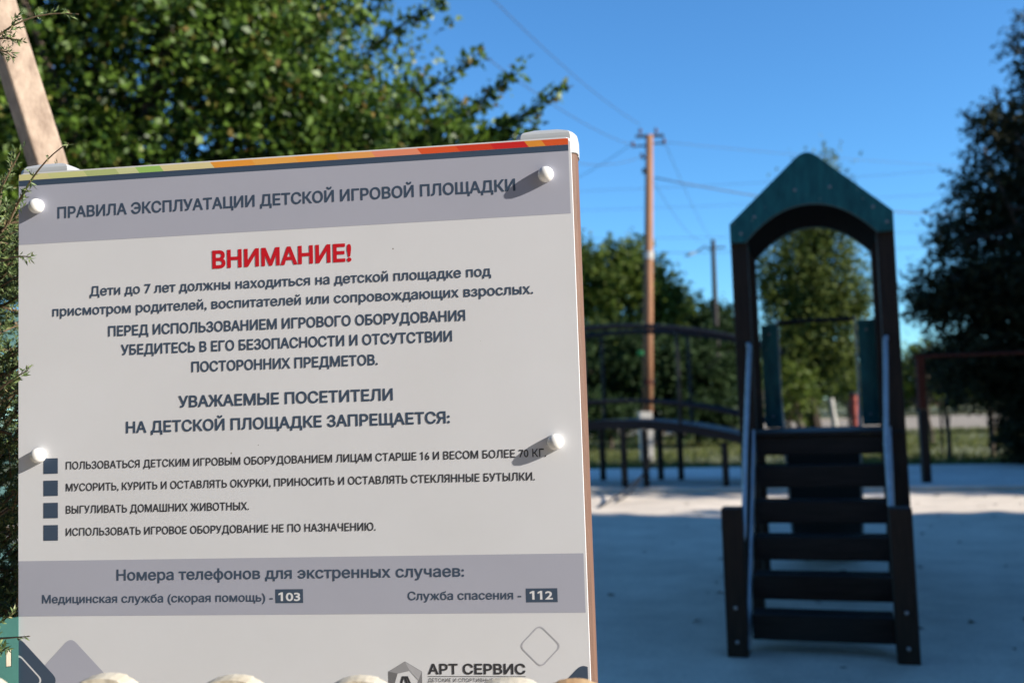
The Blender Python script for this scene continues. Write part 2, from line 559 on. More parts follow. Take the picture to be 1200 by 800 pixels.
# printed bands and shapes: thin ink sheets on the face
def ink(name, polys, m, y=-0.0001):
    return obj(name, sheet_xz(name, polys, y), m, board)
XL, XR = -0.3830, 0.3549
strip_cols = [(-.3830, -.337, (.66, .62, .30)), (-.337, -.285, (.60, .62, .28)), (-.285, -.24, (.45, .52, .22)), (-.24, -.212, (.60, .63, .33)), (-.212, -.178, (.33, .55, .14)),
              (-.178, -.108, (.70, .62, .33)), (-.108, -.052, (.80, .33, .05)), (-.052, .006, (.80, .40, .09)), (.006, .06, (.82, .36, .06)), (.06, .108, (.80, .36, .11)),
              (.108, .168, (.78, .27, .16)), (.168, .218, (.72, .10, .03)), (.218, .262, (.62, .05, .02)), (.262, .3055, (.58, .022, .022)), (.3055, .327, (.72, .28, .04)), (.327, .3549, (.66, .10, .025))]
strip = bpy.data.objects.new('colour_strip', sheet_xz('colour_strip', [[(a, 1.3750), (b, 1.3750), (b - .006 if b < .35 else b, 1.3829), (a - .006 if a > -.38 else a, 1.3829)] for a, b, c in strip_cols], -.0001))
COL.objects.link(strip)
strip.parent = board
for k, (a, b, c) in enumerate(strip_cols):
    strip.data.materials.append(mat('print_colour', c, .4))
    strip.data.polygons[k].material_index = k
def rect(x0, x1, z0, z1):
    return [(x0, z0), (x1, z0), (x1, z1), (x0, z1)]
ink('slate_stripe', [rect(XL, XR, 1.3671, 1.3748)], M['slate'])
ink('grey_band', [rect(XL, XR, 1.2881, 1.3669)], M['band'])
ink('grey_band', [rect(XL, XR, .8005, .8713)], M['band'])
for z1, z0 in ((1.0038, .9838), (.9749, .9550), (.9461, .9262), (.9173, .8973)):
    ink('bullet_square', [rect(-.3481, -.3279, z0, z1)], M['slate'], -.0002)
ink('number_box', [rect(-.0349, .0014, .8147, .8319)], M['slate'], -.0002)
ink('number_box', [rect(.2829, .3216, .8132, .8299)], M['slate'], -.0002)
ink('underline', [rect(.1582, .2793, .7244, .7250)], M['ink'], -.0002)

def diamond(cx, cz, r, rr):
    return rounded([(cx - r, cz), (cx, cz - r), (cx + r, cz), (cx, cz + r)], rr, 6)
def clip(poly, x0, x1):
    for lim, sgn in ((x0, 1), (x1, -1)):
        out = []
        for i in range(len(poly)):
            a, b = poly[i - 1], poly[i]
            ia, ib = (a[0] - lim) * sgn >= 0, (b[0] - lim) * sgn >= 0
            if ia != ib:
                t = (lim - a[0]) / (b[0] - a[0])
                out.append((lim, a[1] + (b[1] - a[1]) * t))
            if ib:
                out.append(b)
        poly = out
    return poly
def ring(outer, inner):
    n = len(outer)
    return [[outer[i], outer[(i + 1) % n], inner[(i + 1) % n], inner[i]] for i in range(n)]
ink('lilac_diamond', [clip(diamond(-.3105, .7225, .0515, .011), XL, XR)], M['band'], -.00016)
ink('slate_diamond', [clip(diamond(-.3830, .7190, .0555, .011), XL, XR)], M['slate'], -.0002)
q0, q1 = diamond(-.3830, .7190, .0345, .008), diamond(-.3830, .7190, .0318, .0074)
ink('white_diamond_line', [c for c in (clip(p, XL, XR) for p in ring(q0, q1)) if len(c) > 2], M['board'], -.00024)
ink('slate_diamond', [clip(diamond(.3500, .7000, .0420, .013), XL, XR)], M['slate'], -.0002)
ink('outline_diamond', ring(diamond(.2985, .7609, .0262, .0075), diamond(.2985, .7609, .0243, .0070)), M['palegrey'], -.0002)

# the maker's emblem: a shaded faceted ring with two leaning strokes in it
def ngon(cx, cz, r, n, a0):
    return [(cx + r * math.cos(a0 + 2 * math.pi * k / n), cz + r * math.sin(a0 + 2 * math.pi * k / n)) for k in range(n)]
ho, hi = ngon(.1300, .7185, .0240, 6, R(90)), ngon(.1310, .7165, .0158, 6, R(72))
facets = ring(ho, hi)
emblem = bpy.data.objects.new('emblem', sheet_xz('emblem', facets, -.0002))
COL.objects.link(emblem)
emblem.parent = board
for k, g in enumerate((.30, .16, .24, .12, .22, .42)):
    emblem.data.materials.append(mat('print_emblem_grey', (g, g, g * 1.05), .4))
    emblem.data.polygons[k].material_index = k
def stroke(x0, z0, x1, z1, w):
    return [(x0 - w / 2, z0), (x0 + w / 2, z0), (x1 + w / 2, z1), (x1 - w / 2, z1)]
ink('emblem_letters', [stroke(.1215, .706, .1273, .7250, .0030), stroke(.1290, .7250, .1345, .706, .0030), stroke(.1318, .7250, .1400, .706, .0030)], M['ink'], -.00024)
eh = ring(ngon(.1300, .7185, .0243, 6, R(90)), ngon(.1300, .7185, .0238, 6, R(90)))
ink('emblem_outline', eh, M['midgrey'], -.00022)

TEXT = [
    ("ПРАВИЛА ЭКСПЛУАТАЦИИ ДЕТСКОЙ ИГРОВОЙ ПЛОЩАДКИ", -0.3277, 0.2867, 1.3205, 0.0156, "slate", 0.024),
    ("ВНИМАНИЕ!", -0.1125, 0.0735, 1.2423, 0.0238, "red", 0.034),
    ("Дети до 7 лет должны находиться на детской площадке под", -0.2823, 0.2526, 1.2147, 0.0130, "slate", 0.017),
    ("присмотром родителей, воспитателей или сопровождающих взрослых.", -0.3350, 0.3047, 1.1901, 0.0130, "slate", 0.017),
    ("ПЕРЕД ИСПОЛЬЗОВАНИЕМ ИГРОВОГО ОБОРУДОВАНИЯ", -0.2567, 0.2183, 1.1603, 0.0138, "slate", 0.024),
    ("УБЕДИТЕСЬ В ЕГО БЕЗОПАСНОСТИ И ОТСУТСТВИИ", -0.2391, 0.2008, 1.1351, 0.0138, "slate", 0.024),
    ("ПОСТОРОННИХ ПРЕДМЕТОВ.", -0.1424, 0.1048, 1.1093, 0.0137, "slate", 0.024),
    ("УВАЖАЕМЫЕ ПОСЕТИТЕЛИ", -0.1607, 0.1231, 1.0642, 0.0152, "slate", 0.024),
    ("НА ДЕТСКОЙ ПЛОЩАДКЕ ЗАПРЕЩАЕТСЯ:", -0.2327, 0.1951, 1.0334, 0.0151, "slate", 0.024),
    ("ПОЛЬЗОВАТЬСЯ ДЕТСКИМ ИГРОВЫМ ОБОРУДОВАНИЕМ ЛИЦАМ СТАРШЕ 16 И ВЕСОМ БОЛЕЕ 70 КГ.", -0.3164, 0.3136, 0.9888, 0.0100, "ink", 0.010),
    ("МУСОРИТЬ, КУРИТЬ И ОСТАВЛЯТЬ ОКУРКИ, ПРИНОСИТЬ И ОСТАВЛЯТЬ СТЕКЛЯННЫЕ БУТЫЛКИ.", -0.3165, 0.2989, 0.9605, 0.0100, "ink", 0.010),
    ("ВЫГУЛИВАТЬ ДОМАШНИХ ЖИВОТНЫХ.", -0.3165, -0.0676, 0.9317, 0.0101, "ink", 0.010),
    ("ИСПОЛЬЗОВАТЬ ИГРОВОЕ ОБОРУДОВАНИЕ НЕ ПО НАЗНАЧЕНИЮ.", -0.3166, 0.0971, 0.9030, 0.0100, "ink", 0.010),
    ("Номера телефонов для экстренных случаев:", -0.2470, 0.2073, 0.8450, 0.0141, "slate", 0.017),
    ("Медицинская служба (скорая помощь) -", -0.3500, -0.0380, 0.8169, 0.0108, "slate", 0.017),
    ("103", -0.0307, -0.0023, 0.8173, 0.0108, "white", 0.024),
    ("Служба спасения -", 0.1357, 0.2772, 0.8170, 0.0106, "slate", 0.017),
    ("112", 0.2877, 0.3158, 0.8165, 0.0104, "white", 0.024),
    ("АРТ СЕРВИС", 0.1586, 0.2794, 0.7273, 0.0128, "ink", 0.026),
    ("ДЕТСКИЕ И СПОРТИВНЫЕ ПЛОЩАДКИ", 0.1584, 0.2791, 0.7182, 0.0043, "ink", 0.0),
]
def contours(txt, seg=4):
    """outlines of a line of text, sampled to polygons, kept together by character"""
    cu = bpy.data.curves.new('lettering', 'FONT')
    cu.body = txt
    t = bpy.data.objects.new('lettering_source', cu)
    COL.objects.link(t)
    bpy.context.view_layer.update()
    cv = t.to_curve(bpy.context.evaluated_depsgraph_get())
    out = {}
    for sp in cv.splines:
        bp = sp.bezier_points
        P = []
        for i in range(len(bp)):
            p, q = bp[i], bp[(i + 1) % len(bp)]
            a, h1, h2, b = (np.array(v[:2]) for v in (p.co, p.handle_right, q.handle_left, q.co))
            ch = b - a
            straight = all(abs(ch[0] * (h - a)[1] - ch[1] * (h - a)[0]) < 1e-4 for h in (h1, h2))
            for k in range(1 if straight else seg):
                u = k / seg
                P.append(a * (1 - u) ** 3 + 3 * h1 * u * (1 - u) ** 2 + 3 * h2 * u * u * (1 - u) + b * u ** 3)
        out.setdefault(sp.character_index, []).append(np.array(P))
    t.to_curve_clear()
    bpy.data.objects.remove(t)
    bpy.data.curves.remove(cu)
    return out
def area(P):
    Q = np.roll(P, -1, 0)
    return float((P[:, 0] * Q[:, 1] - Q[:, 0] * P[:, 1]).sum() / 2)
def grow(P, w):
    """move a clockwise outline outward by w"""
    keep = np.linalg.norm(P - np.roll(P, 1, 0), axis=1) > 1e-6
    P = P[keep]
    if w == 0:
        return P
    a, b = np.roll(P, 1, 0), np.roll(P, -1, 0)
    d1, d2 = unit(P - a), unit(b - P)
    n1, n2 = np.stack([-d1[:, 1], d1[:, 0]], 1), np.stack([-d2[:, 1], d2[:, 0]], 1)
    m = unit(n1 + n2)
    k = 1 / np.maximum((m * n1).sum(1), .5)
    return P + m * (k * w)[:, None]
def fill(loops):
    """non-zero winding fill cut into trapezoids"""
    E = []
    for P in loops:
        for p, q in zip(P, np.roll(P, -1, 0)):
            if abs(p[1] - q[1]) > 1e-7:
                E.append((p[0], p[1], q[0], q[1], 1) if p[1] < q[1] else (q[0], q[1], p[0], p[1], -1))
    E = np.array(E)
    ys = list(E[:, 1]) + list(E[:, 3])
    x1, y1, x2, y2 = E[:, 0], E[:, 1], E[:, 2], E[:, 3]
    m = (x2 - x1) / (y2 - y1)
    c = x1 - m * y1
    dm = m[:, None] - m[None, :]
    with np.errstate(divide='ignore', invalid='ignore'):
        yi = (c[None, :] - c[:, None]) / dm
    ok = (np.abs(dm) > 1e-9) & (yi > np.maximum(y1[:, None], y1[None, :]) + 1e-6) & (yi < np.minimum(y2[:, None], y2[None, :]) - 1e-6)
    ys += list(yi[ok])
    ys = np.unique(np.round(ys, 5))
    out = []
    for lo, hi in zip(ys, ys[1:]):
        mid = (lo + hi) / 2
        act = np.where((y1 <= mid) & (y2 > mid))[0]
        act = act[np.argsort(m[act] * mid + c[act])]
        w, start = 0, None
        for i in act:
            nw = w + int(E[i, 4])
            if w == 0:
                start = i
            elif nw == 0:
                out.append([(m[start] * lo + c[start], lo), (m[i] * lo + c[i], lo), (m[i] * hi + c[i], hi), (m[start] * hi + c[start], hi)])
            w = nw
    return out
CAP = .728
for txt, u0, u1, v, cap, colr, wt in TEXT:
    quads = []
    for idx, loops in contours(txt).items():
        big = max(loops, key=lambda P: abs(area(P)))
        if area(big) > 0:
            loops = [P[::-1] for P in loops]
        if len(loops) == 1 and len(loops[0]) == 4 and txt[idx] == '1':     # the bare stem of the numeral one: give it its flag
            x0, x1 = loops[0][:, 0].min(), loops[0][:, 0].max()
            loops = [np.array([(x0, 0), (x0, CAP), (x1, CAP), (x1, 0)]), np.array([(x0 - .15, CAP - .20), (x0 - .15, CAP - .10), (x0 + .02, CAP), (x0 + .02, CAP - .11)])]
        quads += fill([grow(P, wt) for P in loops])
    Q = np.array(quads)
    x0, x1 = Q[:, :, 0].min(), Q[:, :, 0].max()
    V = np.empty((len(Q), 4, 3))
    V[:, :, 0] = (Q[:, :, 0] - x0) / (x1 - x0) * (u1 - u0) + u0
    V[:, :, 1] = -.0003
    V[:, :, 2] = v + (Q[:, :, 1] + wt) / (CAP + 2 * wt) * cap
    obj('lettering', quads_mesh('lettering', V), M[colr], board)

# bolts with white domes, posts and caps
peg_me = lathe_y('peg', [(.0098, 0), (.0098, -.0035), (.0094, -.0058), (.0084, -.0080), (.0066, -.0100), (.0038, -.0113), (0, -.0118)], 28)
for x, z in ((-.3565, 1.3385), (.3255, 1.3385), (-.3540, 1.0080), (.3255, 1.0065), (-.3540, .676), (.3255, .676)):
    obj('peg', peg_me, M['peg'], sign, (x, -.0002, z), True)
def post_ring(cx, s, z):
    pr = [(-.030, .0125), (.030, .0125), (.0365, .0165), (.0385, .024), (.0385, .034), (.0370, .036), (.0385, .038), (.0385, .052), (.0365, .060), (.030, .065), (-.030, .065), (-.0365, .060), (-.0385, .052), (-.0385, .038), (-.0370, .036), (-.0385, .034), (-.0385, .024), (-.0365, .0165)]
    return [(cx + x * s, .0388 + (y - .0388) * s, z) for x, y in pr]
for cx in (-.3525, .3255):
    obj('post', loft('post', [post_ring(cx, 1, -.3), post_ring(cx, 1, 1.383)]), M['wpc'], sign)
    def cap_ring(s, z, bow):
        return [(x, y, z + bow * (1 - ((x - cx) / .0385) ** 2)) for x, y, _ in post_ring(cx, s, 0)]
    obj('post_cap', loft('post_cap', [cap_ring(1.045, 1.368, 0), cap_ring(1.045, 1.3885, .006), cap_ring(1.02, 1.3915, .007), cap_ring(.94, 1.3935, .0078), cap_ring(.5, 1.3955, .0082)]), M['cap'], sign, smooth=False)

# ------------------------------------------------------------------ the play tower
tower = thing('play_tower', 'dark timber play tower with a teal arched gable roof, ladder steps and slide', 'play tower', (1.20, 4.0, 0), -YAW)
XO = 0.034                                   # the deck stands a little right of the ladder
def tp(name, me, m, par=None, smooth=False):
    return obj(name, me, m, par or tower, smooth=smooth)
bolt_me = lathe_y('bolt', [(.008, 0), (.008, -.003), (.005, -.005), (0, -.0055)], 12)
for sx in (-1, 1):
    x = sx * .3275 - .005
    p = tp('short_post', box('short_post', x - .0425, x + .0425, 0, .10, 0, .605, .006), M['darkwood'])
    for z in (.20, .062):
        obj('bolt', bolt_me, M['bolt'], p, (x, -.001, z))
for sx in (-1, 1):
    for y0 in (.925, 1.535):
        x = XO + sx * .352
        tp('tall_post', box('tall_post', x - .041, x + .041, y0, y0 + .085, 0, 1.90, .006), M['darkwood'])
# steps
for k, (zt, y0) in enumerate(((.158, .09), (.291, .26), (.433, .43), (.576, .60), (.726, .77))):
    sx = XO * (y0 / .9)
    w = .277 + .025 * y0
    tp('step', box('step', sx - w, sx + w, y0, y0 + .145, zt - .104, zt, .006), M['step'])
deck = tp('deck', box('deck', XO - .385, XO + .385, .915, 1.62, .862, .884, .004), M['step'])
tp('deck_fascia', box('deck_fascia', XO - .308, XO + .308, .928, .958, .770, .8605, .004), M['step'])
for sx in (-1, 1):
    tp('deck_beam', box('deck_beam', XO + sx * .295 - .02, XO + sx * .295 + .02, .962, 1.53, .78, .8605, .004), M['step'])
    tp('ladder_stringer', oriented_bar('ladder_stringer', (sx * .290 - .002, .05, .0), (XO + sx * .320, .925, .865), .011, .095, .002), M['galv'])
    a = (XO + sx * .330, .935, 1.335)
    pts = [(XO + sx * .330, .935, 1.325), (XO + sx * .326, .885, 1.330), (XO + sx * .319, .860, 1.318), (sx * .302 + .006, .45, .84), (sx * .293, .115, .515), (sx * .294, .095, .480), (sx * .300, .080, .462), (sx * .315 - .004, .050, .470)]
    tp('handrail', tube('handrail', pts, .0115, 12), M['galv'], smooth=True)
# rear panels, slide
for sx in (-1, 1):
    c = XO + .005 + sx * .262
    pn = tp('rear_panel', box('rear_panel', c - .045, c + .045, 1.625, 1.645, .89, 1.475, .004), M['teal'])
    for z in (.95, 1.42):
        obj('bolt', bolt_me, M['bolt'], pn, (c, 1.6245, z))
slide = tp('slide', loft('slide', [[(XO - .205, y, z), (XO + .205, y, z), (XO + .205, y, z - .02), (XO - .205, y, z - .02)] for y, z in ((1.63, .886), (1.74, .87), (1.86, .79), (2.35, .27), (2.5, .17), (2.7, .13), (2.82, .12))]), M['step'])
for sx in (-1, 1):
    x = XO + sx * .2125
    prof = [(1.63, 1.50), (1.66, 1.50), (1.70, 1.04), (1.88, .95), (2.40, .40), (2.55, .28), (2.84, .23), (2.84, .09), (2.5, .13), (2.35, .23), (1.86, .74), (1.74, .83), (1.63, .845)]
    bm = bmesh.new()
    A = [bm.verts.new((x - .006, y, z)) for y, z in prof]
    B = [bm.verts.new((x + .006, y, z)) for y, z in prof]
    bm.faces.new(A); bm.faces.new(B[::-1])
    for i in range(len(prof)):
        j = (i + 1) % len(prof)
        bm.faces.new((A[i], B[i], B[j], A[j]))
    obj('slide_side', bmesh_done(bm, 'slide_side'), M['steelgrey'], tower)
tp('slide_leg', box('slide_leg', XO - .18, XO - .14, 2.66, 2.70, 0, .108, .003), M['black'])
tp('slide_leg', box('slide_leg', XO + .14, XO + .18, 2.66, 2.70, 0, .108, .003), M['black'])
tp('grab_bar', tube('grab_bar', [(XO - .205, 1.645, 1.487), (XO + .205, 1.645, 1.487)], .012, 10), M['black'])
# roof: two gable panels with an arched underside and two sloping boards
EV, EVB, PK = .391, 1.848, 2.300
EVT = 1.945
def gable(name, y0, y1):
    top = [(-EV, EVB), (-EV, EVT), (0, PK), (EV, EVT), (EV, EVB)]
    outer = rounded(top, [0, .012, .075, .012, 0], 6)
    arch = []
    for k in range(25):
        t = math.pi * k / 24
        c = math.cos(t)
        arch.append((.315 * c, EVB + .168 * (1 - abs(c) ** 2.1)))
    return prism_xz(name, [(x + XO, z) for x, z in outer + arch], y0, y1, .004, 2)
front = tp('gable_panel', gable('gable_panel', .893, .922), M['teal'])
for x, z in ((-.062, 2.09), (.105, 2.09), (-.265, 1.972), (-.335, 1.893), (.300, 1.972), (.360, 1.893)):
    obj('bolt', bolt_me, M['bolt'], front, (XO + x, .8925, z))
tp('gable_panel', gable('gable_panel', 1.6225, 1.65), M['teal'])
for sx in (-1, 1):
    n = Vector((sx * (PK - EVT), 0, EV)).normalized()
    a, b = Vector((XO + sx * (EV - .012), 0, EVT - .004)), Vector((XO + sx * .012, 0, PK - .016))
    sec = [a, b, b - n * .018, a - n * .018]
    tp('roof_board', loft('roof_board', [[(p.x, .924, p.z) for p in sec], [(p.x, 1.6205, p.z) for p in sec]]), M['teal'])
# dark sheet painted as the shade under the roof between the gables
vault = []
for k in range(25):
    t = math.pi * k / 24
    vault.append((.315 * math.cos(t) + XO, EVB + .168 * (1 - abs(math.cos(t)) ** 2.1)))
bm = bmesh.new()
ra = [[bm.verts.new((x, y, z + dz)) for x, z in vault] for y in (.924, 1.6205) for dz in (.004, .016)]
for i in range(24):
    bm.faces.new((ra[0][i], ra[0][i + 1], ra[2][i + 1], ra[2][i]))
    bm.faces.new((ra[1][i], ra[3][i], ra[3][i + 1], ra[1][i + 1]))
tp('vault_shade_lining', bmesh_done(bm, 'vault_shade_lining'), M['shade_lining'])

# ------------------------------------------------------------------ the arched play bridge beyond
def bearing(px, py, Y):            # plan point at a given distance on the bearing measured in the survey photo
    u, v = (px - 600) / 1150, (400 - py) / 1150
    d = _fw + _r2 * u + _u2 * v
    return Vector((0, 0, EYE)) + d * (Y / d.y)
bridge_o = pg(-2.45, 12.2)
bridge = thing('arched_play_bridge', 'dark navy arched play bridge with curved handrails on the raised concrete walk', 'play bridge', (bridge_o.x, bridge_o.y, .06), -YAW)
def arc(x, crest, k=.092):
    return crest - k * x * x
xs = [i * .2 - 2.0 for i in range(21)]
bm = bmesh.new()
rings = []
for x in xs:
    z = arc(x, .80)
    rings.append([bm.verts.new((x, -.55, z)), bm.verts.new((x, .55, z)), bm.verts.new((x, .55, z - .105)), bm.verts.new((x, -.55, z - .105))])
for a, b in zip(rings, rings[1:]):
    for k in range(4):
        bm.faces.new((a[k], a[(k + 1) % 4], b[(k + 1) % 4], b[k]))
bm.faces.new(rings[0]); bm.faces.new(rings[-1][::-1])
obj('deck', bmesh_done(bm, 'deck'), M['navy'], bridge)
for sy in (-.53, .53):
    obj('handrail', tube('handrail', [(x, sy, arc(x, 1.93)) for x in xs], .031, 10), M['navy'], bridge, smooth=True)
    obj('knee_rail', tube('knee_rail', [(x, sy, arc(x, 1.03)) for x in xs], .024, 10), M['navy'], bridge, smooth=True)
    for x in (-1.75, -.32, .82, 1.85):
        r = obj('rail_post', tube('rail_post', [(x, sy, arc(x, .80) - .05), (x, sy, arc(x, 1.93))], .022, 8), M['black'], bridge)
    for x in (-1.6, -.50, .26, .52, 1.45):
        obj('leg', tube('leg', [(x + sy * .25, sy, 0), (x + sy * .25, sy, arc(x, .70))], .040, 10), M['black'], bridge)
obj('green_clip', box('green_clip', -.38, -.30, -.60, -.556, .84, .89, .008), M['greenclip'], bridge)
obj('green_clip', box('green_clip', .35, .42, -.60, -.556, 1.56, 1.62, .008), M['greenclip'], bridge)

def dark_line(pts, r, label):  # thin black tubes drawn along the dark lines below the bridge
    o = obj('dark_line', tube('dark_line', [tuple(p) for p in pts], r, 6), M['black'], smooth=True)
    return tag(o, label, 'dark_line', 'dark lines by the play bridge')
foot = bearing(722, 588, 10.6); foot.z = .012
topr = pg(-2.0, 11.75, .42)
dark_line([topr + (foot - topr) * t + Vector((0, 0, -.10 * math.sin(math.pi * t))) for t in [i / 10 for i in range(11)]], .011, 'slack black line running from the bridge leg down onto the sunlit concrete')
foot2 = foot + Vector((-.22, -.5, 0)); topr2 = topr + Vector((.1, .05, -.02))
dark_line([topr2 + (foot2 - topr2) * t + Vector((0, 0, -.05 * math.sin(math.pi * t))) for t in [i / 10 for i in range(11)]], .010, 'thin black line reaching lowest and furthest forward on the sunlit concrete')

# ------------------------------------------------------------------ workout frame on the right
bar_o = pg(1.05, 12.0)
fr = thing('workout_bar_frame', 'rust red horizontal bar frame on dark posts right of the play tower', 'bar frame', (bar_o.x, bar_o.y, .06), -YAW + R(14))
wx = 0.0
for x in (0.0, 3.4):
    p = obj('frame_post', box('frame_post', x - .045, x + .045, -.045, .045, 0, .82, .006), M['black'], fr)
    obj('post_top', box('post_top', x - .041, x + .041, -.041, .041, .822, 1.44, .006), M['rust'], fr)
obj('crossbar', tube('crossbar', [(-.06, 0, 1.42), (3.5, 0, 1.42)], .020, 10), M['rust'], fr)

rf = pg(.4, 18.4)
rail = thing('low_rail_fence', 'low dark rail fence standing in the grass behind the bar frame', 'fence', (rf.x, rf.y, -.03), -YAW)
for x in (0, .75, 1.5, 2.25, 3.0, 3.75, 4.5):
    obj('fence_post', tube('fence_post', [(x, 0, 0), (x, 0, 1.0)], .022, 6), M['black'], rail)
for z in (.42, .72, .97):
    obj('fence_rail', tube('fence_rail', [(-.1, -.035, z), (4.7, -.035, z)], .013, 6), M['black'], rail)

# ------------------------------------------------------------------ utility poles and wires
pt = bearing(761, 152, 17.8)
pb = bearing(758.5, 542, 17.8); pb.z = -.03
pole = thing('utility_pole', 'tall orange brown wooden utility pole on a pale concrete stub', 'utility pole', tuple(pb))
axv = (pt - pb)
def onp(z):                       # point on the leaning pole at height z, local
    return axv * ((z + .0) / axv.z)
obj('shaft', tube('shaft', [tuple(onp(.92)), tuple(onp(3.0)), tuple(onp(6.0) if axv.z > 6 else onp(axv.z))], [.098, .086, .068], 14), M['polewood'], pole, smooth=True)
obj('concrete_stub', box('concrete_stub', -.115, .115, -.10, .10, -.1, .93, .012), M['polecon'], pole)
c0 = onp(3.75)
obj('pale_wrap', tube('pale_wrap', [tuple(onp(3.70)), tuple(onp(3.84))], .090, 14), M['polecon'], pole)
obj('iron_band', tube('iron_band', [tuple(onp(1.42)), tuple(onp(1.50))], .100, 14), M['rust'], pole)
tz = axv.z
tp_ = onp(tz)
obj('crossarm', tube('crossarm', [(tp_.x - .26, 0, tz - .12), (tp_.x + .26, 0, tz - .12)], .03, 8), M['poledark'], pole)
ins = lathe_y('insulator', [(.015, 0), (.015, .08), (.05, .08), (.055, .13), (.035, .15), (.045, .19), (.0, .21)], 12)
def insul(x, z, turn):
    o = obj('insulator', ins, M['ceramic'], pole, (x, 0, z))
    o.rotation_euler = (R(90), turn, 0)
    o.scale = (.62, .62, .62)
for x, z, t in ((tp_.x - .17, tz - .10, 0), (tp_.x + .12, tz - .10, 0)):
    insul(x, z, 0)
for x0, x1, z in ((-.06, -.32, tz - .30), (.06, .26, tz - .26), (-.06, -.16, tz - .52), (-.06, -.14, tz - .80)):
    obj('bracket', tube('bracket', [(tp_.x + x0, 0, z), (tp_.x + x1, 0, z)], .018, 6), M['poledark'], pole)
    insul(tp_.x + x1, z - .04, 0)

p2 = bearing(832, 281, 34.0)
pole2 = thing('utility_pole', 'dark distant utility pole with a street lamp arm, rising behind the trees', 'utility pole', (p2.x + .1, 34.0, -.03))
obj('shaft', tube('shaft', [(-.08, 0, 0), (0, 0, p2.z + .03)], [.12, .075], 10), M['poledark'], pole2)
obj('lamp_arm', tube('lamp_arm', [(0, 0, p2.z - .35), (-.3, 0, p2.z - .20), (-.62, 0, p2.z - .40)], .03, 8), M['poledark'], pole2)
obj('lamp_head', loft('lamp_head', [[(-.60, -.07, p2.z - .42), (-.60, .07, p2.z - .42), (-.60, .07, p2.z - .36), (-.60, -.07, p2.z - .36)], [(-.86, -.11, p2.z - .52), (-.86, .11, p2.z - .52), (-.86, .11, p2.z - .43), (-.86, -.11, p2.z - .43)], [(-1.0, -.06, p2.z - .52), (-1.0, .06, p2.z - .52), (-1.0, .06, p2.z - .48), (-1.0, -.06, p2.z - .48)]]), M['steelgrey'], pole2)
obj('crossarm', tube('crossarm', [(-.1, 0, p2.z - .25), (.42, 0, p2.z - .25)], .03, 8), M['poledark'], pole2)

def wire(a, b, sag, label, r=.005):
    a, b = Vector(a), Vector(b)
    pts = []
    for i in range(21):
        t = i / 20
        p = a + (b - a) * t
        p.z -= sag * 4 * t * (1 - t)
        pts.append(tuple(p))
    o = obj('overhead_wire', tube('overhead_wire', pts, r, 5), M['wire'], smooth=True)
    return tag(o, label, 'wire', 'overhead wires on the utility pole')
def top_at(dx, dz):
    return Vector((pt.x + dx, pt.y, pt.z + dz))
wire(top_at(-.17, .10), bearing(520, -60, 9), .15, 'overhead wire climbing from the pole top to the upper left, the highest one')
wire(top_at(-.32, -.28), bearing(560, 60, 9.5), .12, 'overhead wire climbing from the pole top to the upper left, under the highest')
wire(top_at(-.32, -.25), bearing(560, 245, 22), .25, 'dark overhead wire dropping from the pole top to the sign edge')
wire(top_at(-.16, -.50), bearing(560, 140, 13), .35, 'overhead wire sagging just left of the pole')
wire(top_at(.26, -.22), bearing(835, 284, 34), .15, 'overhead wire running down from the pole top to the distant pole')
wire(top_at(-.06, -.78), bearing(829, 285, 34), .35, 'overhead wire running from the lower bracket to the distant pole')
wire(top_at(.26, -.24), bearing(1330, 196, 40), .25, 'overhead wire to the right passing just above the tower roof peak')
wire(top_at(.06, -.9), bearing(1330, 240, 24), .45, 'thicker overhead wire to the right, dropping behind the tower roof', .012)
wire(bearing(540, 228, 60), bearing(1330, 180, 60), .4, 'far overhead wire crossing the whole sky, topmost right of the tower roof', .012)
wire(bearing(540, 250, 62), bearing(1330, 212, 62), .3, 'far overhead wire crossing the sky just under the topmost far one', .011)
wire(bearing(640, 280, 60), bearing(1330, 262, 60), .2, 'far overhead wire crossing low behind the tower posts', .012)
wire(bearing(640, 297, 60), bearing(1330, 281, 60), .2, 'lowest far overhead wire just above the tree tops', .016)

# ------------------------------------------------------------------ leaning beam, turquoise fence, cream pickets
bp0, bp1 = bearing(55, 190, 2.2), bearing(-8, -10, 2.2)
dv = (bp1 - bp0).normalized()
foot_b = bp0 - dv * (bp0.z / dv.z)
top_b = bp0 + dv * (.85 / dv.z)
bm = bmesh.new()
ax = dv
f1 = Vector((math.cos(R(-48)), math.sin(R(-48)), 0)); f1 = (f1 - ax * f1.dot(ax)).normalized()
f2 = ax.cross(f1)
rings = []
for P, s in ((foot_b, 1), (foot_b + (top_b - foot_b) * .5, .99), (top_b, .97)):
    sq = rounded([(-.034, -.034), (.034, -.034), (.034, .034), (-.034, .034)], .008, 3)
    rings.append([bm.verts.new(P - foot_b + f1 * a * s + f2 * b * s) for a, b in sq])
for a, b in zip(rings, rings[1:]):
    n = len(a)
    for k in range(n):
        bm.faces.new((a[k], a[(k + 1) % n], b[(k + 1) % n], b[k]))
bm.faces.new(rings[0][::-1]); bm.faces.new(rings[-1])
o = obj('leaning_beam', bmesh_done(bm, 'leaning_beam'), M['beam'], None, tuple(foot_b))
tag(o, 'pale beige square beam leaning left behind the left cap of the notice board', 'beam')

tf = thing('turquoise_slat_fence', 'pale turquoise slatted fence glimpsed behind the juniper shrub', 'fence', (-2.1, 3.1, 0), R(4))
for z in (.62, .80, .98, 1.16, 1.34):
    obj('slat', box('slat', -1.3, 1.1, -.012, .012, z - .055, z + .055, .004), M['turqpale'], tf)
for x in (-1.2, 0, 1.0):
    obj('fence_post', box('fence_post', x - .03, x + .03, .013, .07, 0, 1.42, .004), M['turq'], tf)

